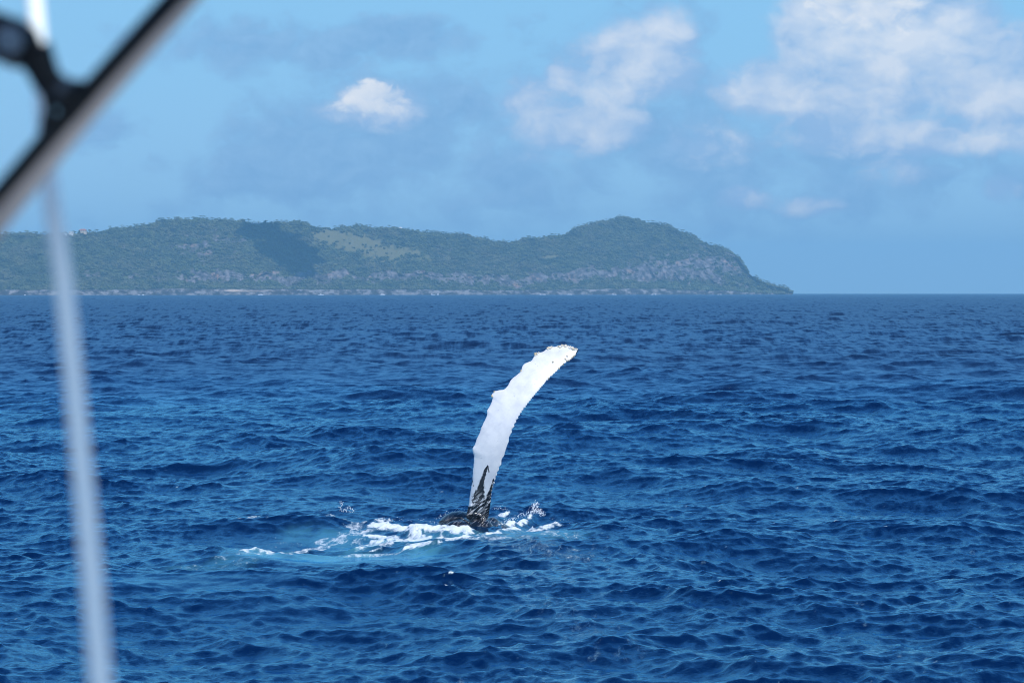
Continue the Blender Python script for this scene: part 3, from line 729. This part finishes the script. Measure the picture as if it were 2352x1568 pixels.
speck = t.noise(tc, 34, 4, .7)
strk = t.noise(t.vm('MULTIPLY', t.vm('ADD', tc, t.vm('SCALE', t.comb(0, 0, t.node('ShaderNodeSeparateXYZ').outputs[0]), scale=0)), (14, 6, 5)), 1, 5, .65, .6)
# diagonal white scratches over the black root: stretch along a slanted axis
mp = t.node('ShaderNodeVectorRotate', rotation_type='Y_AXIS'); t.put(mp.inputs['Vector'], tc); mp.inputs['Angle'].default_value = R(40)
scr = t.noise(t.vm('MULTIPLY', mp.outputs[0], (4.5, 8, 30)), 1, 5, .6, .8)
dk = t.attr('dark')
dmask = t.ss(t.m('ADD', dk, t.m('ADD', t.m('MULTIPLY_ADD', speck, 1.7, -.9), t.m('MULTIPLY_ADD', strk, 1.7, -.9))), .36, .70)
smask = t.m('MULTIPLY', t.m('MULTIPLY', t.ss(scr, .52, .60), t.attr('root')), t.m('MULTIPLY_ADD', t.attr('flank'), -.8, 1.0))
dmask = t.m('MULTIPLY', dmask, t.m('SUBTRACT', 1.0, smask))
wc = t.mix(t.ss(t.noise(tc, 3.2, 6, .62), .35, .7), (.73, .725, .74), (.61, .615, .65))
bc = t.mix(t.ss(t.noise(tc, 6, 4, .6), .5, .7), (.006, .009, .015), (.014, .019, .029))
bc = t.mix(t.m('MULTIPLY', t.ss(t.noise(tc, 26, 4, .7), .60, .72), t.m('MULTIPLY', t.attr('flank'), .05)), bc, (.45, .45, .48))
scw = t.noise(t.vm('MULTIPLY', mp.outputs[0], (7, 9, 60)), 1, 3, .6)
wc = t.mix(t.m('MULTIPLY', t.ss(scw, .60, .68), .35), wc, (.50, .51, .55))
wc = t.mix(t.m('MULTIPLY', t.ss(t.noise(tc, 22, 2, .5), .70, .76), .6), wc, (.30, .31, .34))
t.put(b.inputs['Base Color'], t.mix(dmask, wc, bc))
t.put(b.inputs['Roughness'], t.m('MULTIPLY_ADD', dmask, -.26, .42))
b.inputs['Subsurface Weight'].default_value = .0
bp = t.node('ShaderNodeBump'); bp.inputs['Distance'].default_value = .02; bp.inputs['Strength'].default_value = .32
t.put(bp.inputs['Height'], t.m('ADD', t.noise(tc, 3.5, 4, .55), t.m('MULTIPLY', t.m('MULTIPLY', scr, t.m('SUBTRACT', t.attr('root'), t.attr('flank'))), .6))); t.l.new(bp.outputs[0], b.inputs['Normal'])
whale = thing('whale', 'humpback whale raising one long white flipper out of the churned water', 'whale', (0, 0, 0))
body_o = new_obj('body', wme, whale, m_skin)
# barnacles
m_barn, t, b = pmat('barnacle_shell', (.7, .63, .5), .7, .3)
t.put(b.inputs['Base Color'], t.mix(t.node('ShaderNodeObjectInfo').outputs['Random'], (.80, .77, .70), (.60, .50, .34)))
bm = bmesh.new()
prof = [(1.0, 0), (.92, .45), (.68, .85), (.45, .95), (.30, .55), (.0, .45)]
prev = None
for r_, h_ in prof:
    if r_ == 0: ring = [bm.verts.new((0, 0, h_))]
    else: ring = [bm.verts.new((r_ * math.cos(k * math.pi / 4) * (1.12 if k % 2 else .94), r_ * math.sin(k * math.pi / 4) * (1.12 if k % 2 else .94), h_)) for k in range(8)]
    if prev:
        for k in range(8):
            if len(ring) == 1: bm.faces.new((prev[k], prev[(k + 1) % 8], ring[0]))
            else: bm.faces.new((prev[k], prev[(k + 1) % 8], ring[(k + 1) % 8], ring[k]))
    prev = ring
bme = bpy.data.meshes.new('barnacle'); bm.normal_update(); bm.to_mesh(bme); bm.free(); bme.materials.append(m_barn)
Z3 = lambda x, y: (1080 + x / 7.84 - 950, 790 + y / 7.84 - 760)
BARN = [(1362, 312), (1388, 300), (1412, 316), (1432, 288), (1366, 336), (1392, 328), (1590, 205), (1615, 196), (1640, 178), (1662, 196), (1686, 184), (1642, 208), (1602, 222), (1664, 174), (1800, 176), (1826, 198), (1856, 150), (1888, 160), (1906, 174),
        (1940, 152), (1932, 184), (1968, 166), (1990, 192), (2012, 172), (2030, 198), (2052, 190), (2076, 208), (2060, 228), (2090, 232), (2114, 222), (2136, 228), (1850, 180), (1925, 150), (2000, 205), (2040, 215), (1920, 405), (1955, 350), (1690, 455), (1946, 432), (1980, 428),
        (2100, 330), (2075, 350), (2050, 372), (2020, 400), (1880, 502), (1806, 572), (1610, 760), (568, 1085), (606, 997), (1102, 612), (565, 1066)]
from mathutils.bvhtree import BVHTree
bvh = BVHTree.FromPolygons([tuple(v) for v in co], [tuple(p.vertices) for p in wme.polygons])
camp = Vector((0, 0, CAM_H)); rr = random.Random(5)
for k, (x, y) in enumerate(BARN):
    xd, yd = Z1(*[q * 2.614 for q in Z3(x, y)])
    d = ray(xd, yd).normalized()
    loc, nrm, _, _ = bvh.ray_cast(camp, d)
    if loc is None:
        loc, nrm, _, _ = bvh.find_nearest(at(xd, yd, DW + float(lean((790 + y / 7.84 - 760) * 2.614))))
    o = bpy.data.objects.new('barnacle', bme); COL.objects.link(o); o.parent = whale
    o.location = loc - nrm * .004; o.rotation_euler = (nrm + Vector((rr.uniform(-.3, .3), rr.uniform(-.3, .3), rr.uniform(-.3, .3)))).to_track_quat('Z', 'Y').to_euler()
    s = rr.uniform(.016, .026); o.scale = (s, s, s * rr.uniform(1.0, 1.5))

# spray thrown up where the swell meets the whale
m_drop, t, b = pmat('spray', (.85, .88, .92), .25, .5)
def spray(name, paths, n, seed, spread, rmin, rmax):
    rr = random.Random(seed); bm = bmesh.new()
    for k in range(n):
        pts = rr.choice(paths); f = rr.random() ** .8 * (len(pts) - 1); i = min(int(f), len(pts) - 2); f -= i
        xd = pts[i][0] * (1 - f) + pts[i + 1][0] * f; yd = pts[i][1] * (1 - f) + pts[i + 1][1] * f
        dist_ = on_water(pts[0][0], pts[0][1]).y
        p = at(xd + rr.gauss(0, spread), yd + rr.gauss(0, spread), dist_ + rr.gauss(0, .10))
        s = rmin + (rmax - rmin) * rr.random() ** 3
        blob(bm, p, (s * rr.uniform(.8, 1.4), s, s * rr.uniform(.8, 1.6)), 1)
    o = from_bm(name, bm, m_drop); tag(o, kind='stuff'); return o
spray('spray', [[(1150, 1200), (1190, 1186), (1228, 1172)], [(1215, 1180), (1228, 1170), (1226, 1162), (1234, 1156)], [(1225, 1176), (1240, 1172), (1246, 1182)]], 800, 1, 3.2, .002, .011)
spray('spray', [[(1190, 1238), (1215, 1228), (1224, 1212)], [(1222, 1228), (1236, 1224), (1246, 1230)], [(1228, 1226), (1233, 1219), (1243, 1217), (1251, 1222)]], 700, 2, 2.4, .002, .010)
spray('spray', [[(778, 1170), (785, 1160), (782, 1152)], [(790, 1172), (800, 1164), (812, 1170)], [(775, 1172), (815, 1174)]], 200, 3, 2.0, .002, .009)
spray('spray', [[(1000, 1190), (1030, 1176), (1070, 1168)], [(880, 1196), (960, 1192), (1040, 1210)], [(1120, 1168), (1140, 1164), (1160, 1168)]], 260, 4, 3.0, .002, .008)
spray('spray', [[(1260, 1188), (1300, 1196), (1350, 1206)], [(600, 1258), (650, 1246), (690, 1252)]], 80, 5, 4.0, .002, .006)

# ------------------------------------------------------------------ boat rigging in the foreground, out of focus
Zr2 = lambda x, y: (x / 2.8 * .98, y / 2.8 * .98)
def rg(x, y, d): return at(*Zr2(x, y), d)
m_rope, t, b = pmat('rope_white', (.74, .75, .76), .75, .2)
tcx = t.node('ShaderNodeTexCoord').outputs['Object']
wv = t.node('ShaderNodeTexWave', wave_type='BANDS', bands_direction='DIAGONAL'); t.put(wv.inputs['Vector'], tcx); wv.inputs['Scale'].default_value = 45
t.put(b.inputs['Base Color'], t.mix(wv.outputs['Fac'], (.80, .86, .84), (.70, .76, .75)))
m_black, t, b = pmat('matte_black', (.008, .009, .010), .6, .2)
t.put(b.inputs['Roughness'], t.m('MULTIPLY_ADD', t.noise(t.node('ShaderNodeTexCoord').outputs['Object'], 60, 3), .3, .35))
m_tan, t, b = pmat('varnished_wood', (.42, .30, .23), .45, .4)
tcx = t.node('ShaderNodeTexCoord').outputs['Object']
t.put(b.inputs['Base Color'], t.mix(t.noise(t.vm('MULTIPLY', tcx, (3, 40, 40)), 3, 4), (.52, .43, .37), (.42, .33, .28)))
m_steel, _, b = pmat('dull_steel', (.06, .075, .095), .7, .3); b.inputs['Metallic'].default_value = .0
# rope
bm = bmesh.new()
RP = np.array([(62, -260), (76, -60), (84, 60), (98, 190), (106, 300), (108, 410), (120, 490), (133, 550), (144, 620), (153, 710), (172, 900), (191, 1100), (210, 1300), (231, 1568), (246, 1760)], float)
yy_ = np.linspace(-260, 1760, 48); xx_ = np.interp(yy_, RP[:, 1], RP[:, 0]); xx_ = np.convolve(np.pad(xx_, 2, mode='reflect', reflect_type='odd'), np.ones(5) / 5, 'valid')
pts = [at(x, y, 2.10 - .48 * y / 1568) for x, y in zip(xx_, yy_)]
tube(bm, pts, .0076, 20); rope = from_bm('rope', bm, m_rope); tag(rope, 'out of focus white rope running down the left side of the picture', 'rope')
# spar
spar = thing('spar', 'out of focus diagonal wooden spar with a black strip along it in the upper left corner', 'spar', rg(500, 700, 1.9))
def lpt(x, y, d): return rg(x, y, d) - spar.location
a_, b_ = (1420, -260), (-260, 1640)
bm = bmesh.new(); tube(bm, [lpt(a_[0] + 20, a_[1] + 20, 1.93), lpt(560 + 24, 690 + 24, 1.9), lpt(b_[0] + 38, b_[1] + 38, 1.87)], [.0080, .0090, .0104], 20); from_bm('pole', bm, m_tan, spar)
bm = bmesh.new(); tube(bm, [lpt(a_[0] - 28, a_[1] - 26, 1.925), lpt(560 - 28, 690 - 26, 1.895), lpt(b_[0] - 28, b_[1] - 26, 1.865)], [.0085, .0085, .0075], 20); from_bm('black_strip', bm, m_black, spar)  # black tube along the upper side of the pole
# clamp that ties the block to the spar
clamp = thing('rigging_block', 'black blurred pulley block hooked to the spar at the left edge', 'pulley', rg(110, 270, 1.88))
def cpt(x, y, d): return rg(x, y, d) - clamp.location
ax_ = (rg(240, 330, 1.88) - rg(-120, 200, 1.88)).normalized()
bm = bmesh.new(); tube(bm, [cpt(-300, 110, 1.88), cpt(-60, 215, 1.88), cpt(80, 275, 1.88), cpt(170, 325, 1.88), cpt(225, 355, 1.88)], [.0165, .0175, .0195, .0175, .011], 20); from_bm('cheek', bm, m_black, clamp)
bm = bmesh.new(); tube(bm, [cpt(60, 262, 1.835), cpt(60, 266, 1.85)], [.009, .011], 20); from_bm('sheave', bm, pmat('sheave_plastic', (.11, .15, .19), .7, .3)[0], clamp)
bm = bmesh.new(); tube(bm, [cpt(215, 340, 1.88), cpt(265, 430, 1.88), cpt(310, 530, 1.88), cpt(400, 610, 1.885), cpt(500, 650, 1.89)], [.016, .013, .012, .013, .016], 16); from_bm('shackle', bm, m_black, clamp)
bm = bmesh.new(); tube(bm, [cpt(400, 560, 1.875), cpt(430, 590, 1.875)], [.008, .008], 12); from_bm('pin', bm, m_steel, clamp)
bm = bmesh.new(); tube(bm, [cpt(310, 540, 1.885), cpt(320, 700, 1.888), cpt(315, 850, 1.89), cpt(330, 940, 1.895)], [.007, .0045, .007, .009], 12); from_bm('lashing', bm, m_black, clamp)
# unseen canopy, added above the frame to shade the lower rope and the spar
m_awn, t, b = pmat('added_awning_canvas', (.75, .75, .74), .9, .1)
tr_ = t.node('ShaderNodeBsdfTranslucent'); tr_.inputs[0].default_value = (.95, .95, .95, 1); mx = t.node('ShaderNodeMixShader'); mx.inputs[0].default_value = .85
t.l.new(b.outputs[0], mx.inputs[1]); t.l.new(tr_.outputs[0], mx.inputs[2]); t.l.new(mx.outputs[0], t.n['Material Output'].inputs[0])
m_hull, _, _ = pmat('white_gelcoat', (.8, .8, .79), .35, .5)
boat = thing('boat', 'white whale watching boat under the camera, unseen, added for bounce light', 'boat', (0, 0, 0))
bm = bmesh.new()
prof_b = [(-6, 2.3), (-2, 2.4), (3, 2.4), (6, 2.0), (8, 1.1), (9.2, .08)]
top = [(bm.verts.new((-hw, y, 3.25)), bm.verts.new((hw, y, 3.25))) for y, hw in prof_b]; bot = [(bm.verts.new((-hw * .7, y * .9, -.5)), bm.verts.new((hw * .7, y * .9, -.5))) for y, hw in prof_b]
for q0, q1, u0, u1 in zip(top, top[1:], bot, bot[1:]):
    bm.faces.new((q0[0], q1[0], u1[0], u0[0])); bm.faces.new((q0[1], u0[1], u1[1], q1[1]))
bm.faces.new((top[0][0], bot[0][0], bot[0][1], top[0][1])); bm.faces.new((top[-1][0], top[-1][1], bot[-1][1], bot[-1][0]))
from_bm('hull', bm, m_hull, boat, False)
bm = bmesh.new(); tv = [(bm.verts.new((-hw * .98, y, 3.27)), bm.verts.new((hw * .98, y, 3.27))) for y, hw in prof_b]
for q0, q1 in zip(tv, tv[1:]): bm.faces.new((q0[0], q0[1], q1[1], q1[0]))
from_bm('deck', bm, m_hull, boat, False)  # out of view, added to bounce sunlight up onto the rope
bm = bmesh.new(); box(bm, (0, -1.2 + .25, CAM_H + 1.25), (3.8, 4.7, .03)); from_bm('added_awning', bm, m_awn, boat, False)
for sx in (-1, 1):
    for yy in (-3.2, 1.1):
        bm = bmesh.new(); tube(bm, [(sx * 1.75, yy, 3.25), (sx * 1.75, yy, CAM_H + 1.24)], .025, 10); from_bm('added_awning_post', bm, m_steel, boat)

# ------------------------------------------------------------------ air
m_haze = bpy.data.materials.new('haze_air'); m_haze.use_nodes = True; t = NT(m_haze.node_tree); t.n.clear()
pv = t.node('ShaderNodeVolumePrincipled'); pv.inputs['Color'].default_value = (.31, .69, 1.0, 1); pv.inputs['Density'].default_value = 1.35e-4; pv.inputs['Anisotropy'].default_value = 0
out = t.node('ShaderNodeOutputMaterial'); t.l.new(pv.outputs[0], out.inputs['Volume'])
bm = bmesh.new(); box(bm, (0, 0, 100), (20400, 20400, 216)); hz = from_bm('haze', bm, m_haze, None, False); tag(hz, kind='stuff')
print('haze box top', 208, 'hill top', zz.max())
